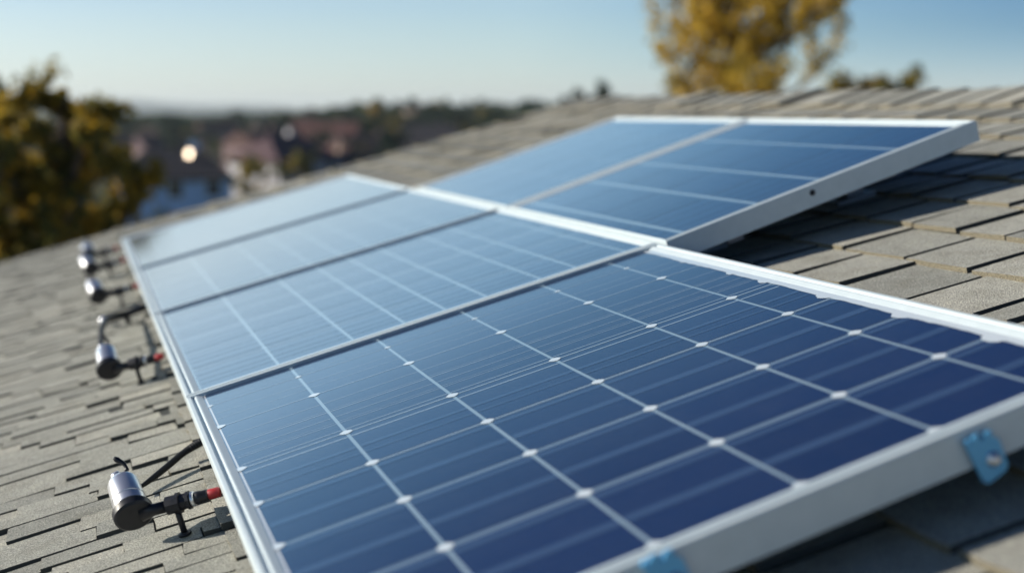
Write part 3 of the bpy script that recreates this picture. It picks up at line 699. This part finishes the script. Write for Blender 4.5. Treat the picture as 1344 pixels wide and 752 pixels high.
# trees of the valley: five grown once, then copied
protos = []
for k, (pal, h, tb) in enumerate(((M_leaf_green, 7, .45), (M_leaf_olive, 6.5, .45), (M_leaf_olive, 6, .85), (M_leaf_dark, 8, .45), (M_leaf_green, 5.5, .8))):
    tr, lf = tree_meshes(seed=200+k, height=h, spread=h*.34, crown_lo=.25, n_leaf=2200, leaf_s=.22, palette=pal, levels=2, limbs=9, upright=.4, tone_bias=tb)
    root = empty('valley_tree', (0, 0, -200)); tr.build('trunk', M_bark, root); lf.build('crown', pal, root); protos.append(root)
used = set()
tl = ['green', 'olive', 'yellowing', 'dark green', 'bright green']
cand = [(236, 96, 2, .50), (212, 97, 4, .58), (330, 118, 1, 1.0), (350, 112, 2, .8), (395, 128, 1, 1.0), (305, 110, 3, .8), (420, 122, 2, .6)]
for k in range(18): cand.append((rng.uniform(150, 470), rng.uniform(120, 330), rng.choice([0,1,3,3,3]), rng.uniform(.8, 1.25)))
for k in range(88):
    cand.append((rng.uniform(-140, 700), rng.uniform(125, 520), rng.choice([0,0,1,1,2,3,3,3,4]), rng.uniform(.75, 1.3)))
tinfo = []
for px, d, kd, sc_ in cand:
    x, y = hp(px, d)
    if 150 < px < 300 and 100 < d < 260 : d += 160; x, y = hp(px, d)
    if d > 100 and any(math.hypot(x-a, y-b_) < 7 for a, b_ in placed): continue
    placed.append((x, y)) if d > 100 else None
    r_ = protos[kd] if kd not in used else copy_tree(protos[kd]); used.add(kd)
    r_.location = (x, y, ground_z(x, y)); r_.scale = (sc_*1.1, sc_*1.1, sc_); r_.rotation_euler = (0, 0, rng.uniform(0, 6.28))
    tinfo.append((kd, px, d, r_))
for k in range(0): pass
# the wooded rise at the right of the valley
for k in range(46):
    px = 425 + (k*37 % 270) + rng.uniform(-8, 8); d = rng.uniform(215, 330); kd = rng.choice([0,3,3,3,1]); x, y = hp(px, d)
    r_ = copy_tree(protos[kd]); sc_ = rng.uniform(.75, 1.05) + (.12 if 560 < px < 660 else 0); r_.location = (x, y, ground_z(x, y)); r_.scale = (sc_*1.2, sc_*1.2, sc_); r_.rotation_euler = (0, 0, rng.uniform(0, 6.28))
    tinfo.append((kd, px, d, r_))
byk = {}
for t in tinfo: byk.setdefault((t[0], int(t[1] // 70)), []).append(t)
for (kd, col), lst in byk.items():
    for (_, px, d, r_) in lst:
        r_['category'] = 'tree'; r_['group'] = f'{tl[kd]} trees of the valley, part {col+3}'
        dist_w = 'at the valley edge' if d < 200 else ('mid valley' if d < 350 else 'at the back of the valley')
    zones = ['beyond the left edge', 'beyond the left edge', 'behind the left trees', 'behind the left trees', 'right of the left trees', 'behind the dark slate house', 'right of the dark slate house', 'above the far panel corner', 'left of the wooded rise', 'on the wooded rise', 'on the wooded rise by the roof edge', 'beside the roof edge', 'beside the roof edge']
    for (_, px, d, r_) in lst: r_['label'] = f"{tl[kd]} valley tree {zones[min(12, max(0, col+2))]}"; r_['group'] = r_['label'].replace('tree', 'trees', 1)
for k, r_ in enumerate(protos):
    if k not in used: r_.location = (*hp(300+20*k, 200), -9)
# far woods, too many to count
fw = MB(); rw = random.Random(9)
for k in range(2600):
    d = 420*math.exp(rw.uniform(0, 1.75)); az = rw.uniform(-16, 26); x, y = polar(az, d); z0 = ground_z(x, y); h = rw.uniform(4.5, 9.0); t0 = rw.uniform(.1, .7)
    for j in range(16):
        a = rw.uniform(0, 6.28); q = rw.uniform(0, 1)**.5*h*.42; zc = rw.uniform(.15, 1)*h; q *= (1.15-zc/h)**.5; c_ = Vector((x+q*math.cos(a), y+q*math.sin(a), z0+zc))
        xx = Vector((rw.uniform(-1,1), rw.uniform(-1,1), rw.uniform(-1,1))).normalized(); yy = xx.cross(Vector((rw.uniform(-1,1), rw.uniform(-1,1), rw.uniform(-1,1)))).normalized(); s = h*.2
        fw.poly([c_-xx*s, c_-yy*s, c_+xx*s, c_+yy*s], 0, min(1, max(0, t0+rw.uniform(-.2,.2))))
wd_ = fw.build('distant_wood', M_leaf_green); tag(wd_, kind='stuff'); wd_['label'] = 'dark band of distant woods below the horizon'; wd_['category'] = 'wood'

# ------------------------------------------------------------------ haze
HB = 9500 if RMAX < 9500 else RMAX + 50
hz = MB(); hz.box(-HB, HB, -HB, HB, -45, 92)
ho = hz.build('haze', bpy.data.materials.new('haze_air')); tag(ho, kind='stuff')
hmte = ho.data.materials[0]; hmte.use_nodes = True; hnt = hmte.node_tree; hnt.nodes.clear()
pv = hnt.nodes.new('ShaderNodeVolumePrincipled'); pv.inputs['Color'].default_value = (.80,.90,.97,1); pv.inputs['Density'].default_value = 1.3e-4; pv.inputs['Anisotropy'].default_value = .2
mo = hnt.nodes.new('ShaderNodeOutputMaterial'); hnt.links.new(pv.outputs[0], mo.inputs['Volume'])
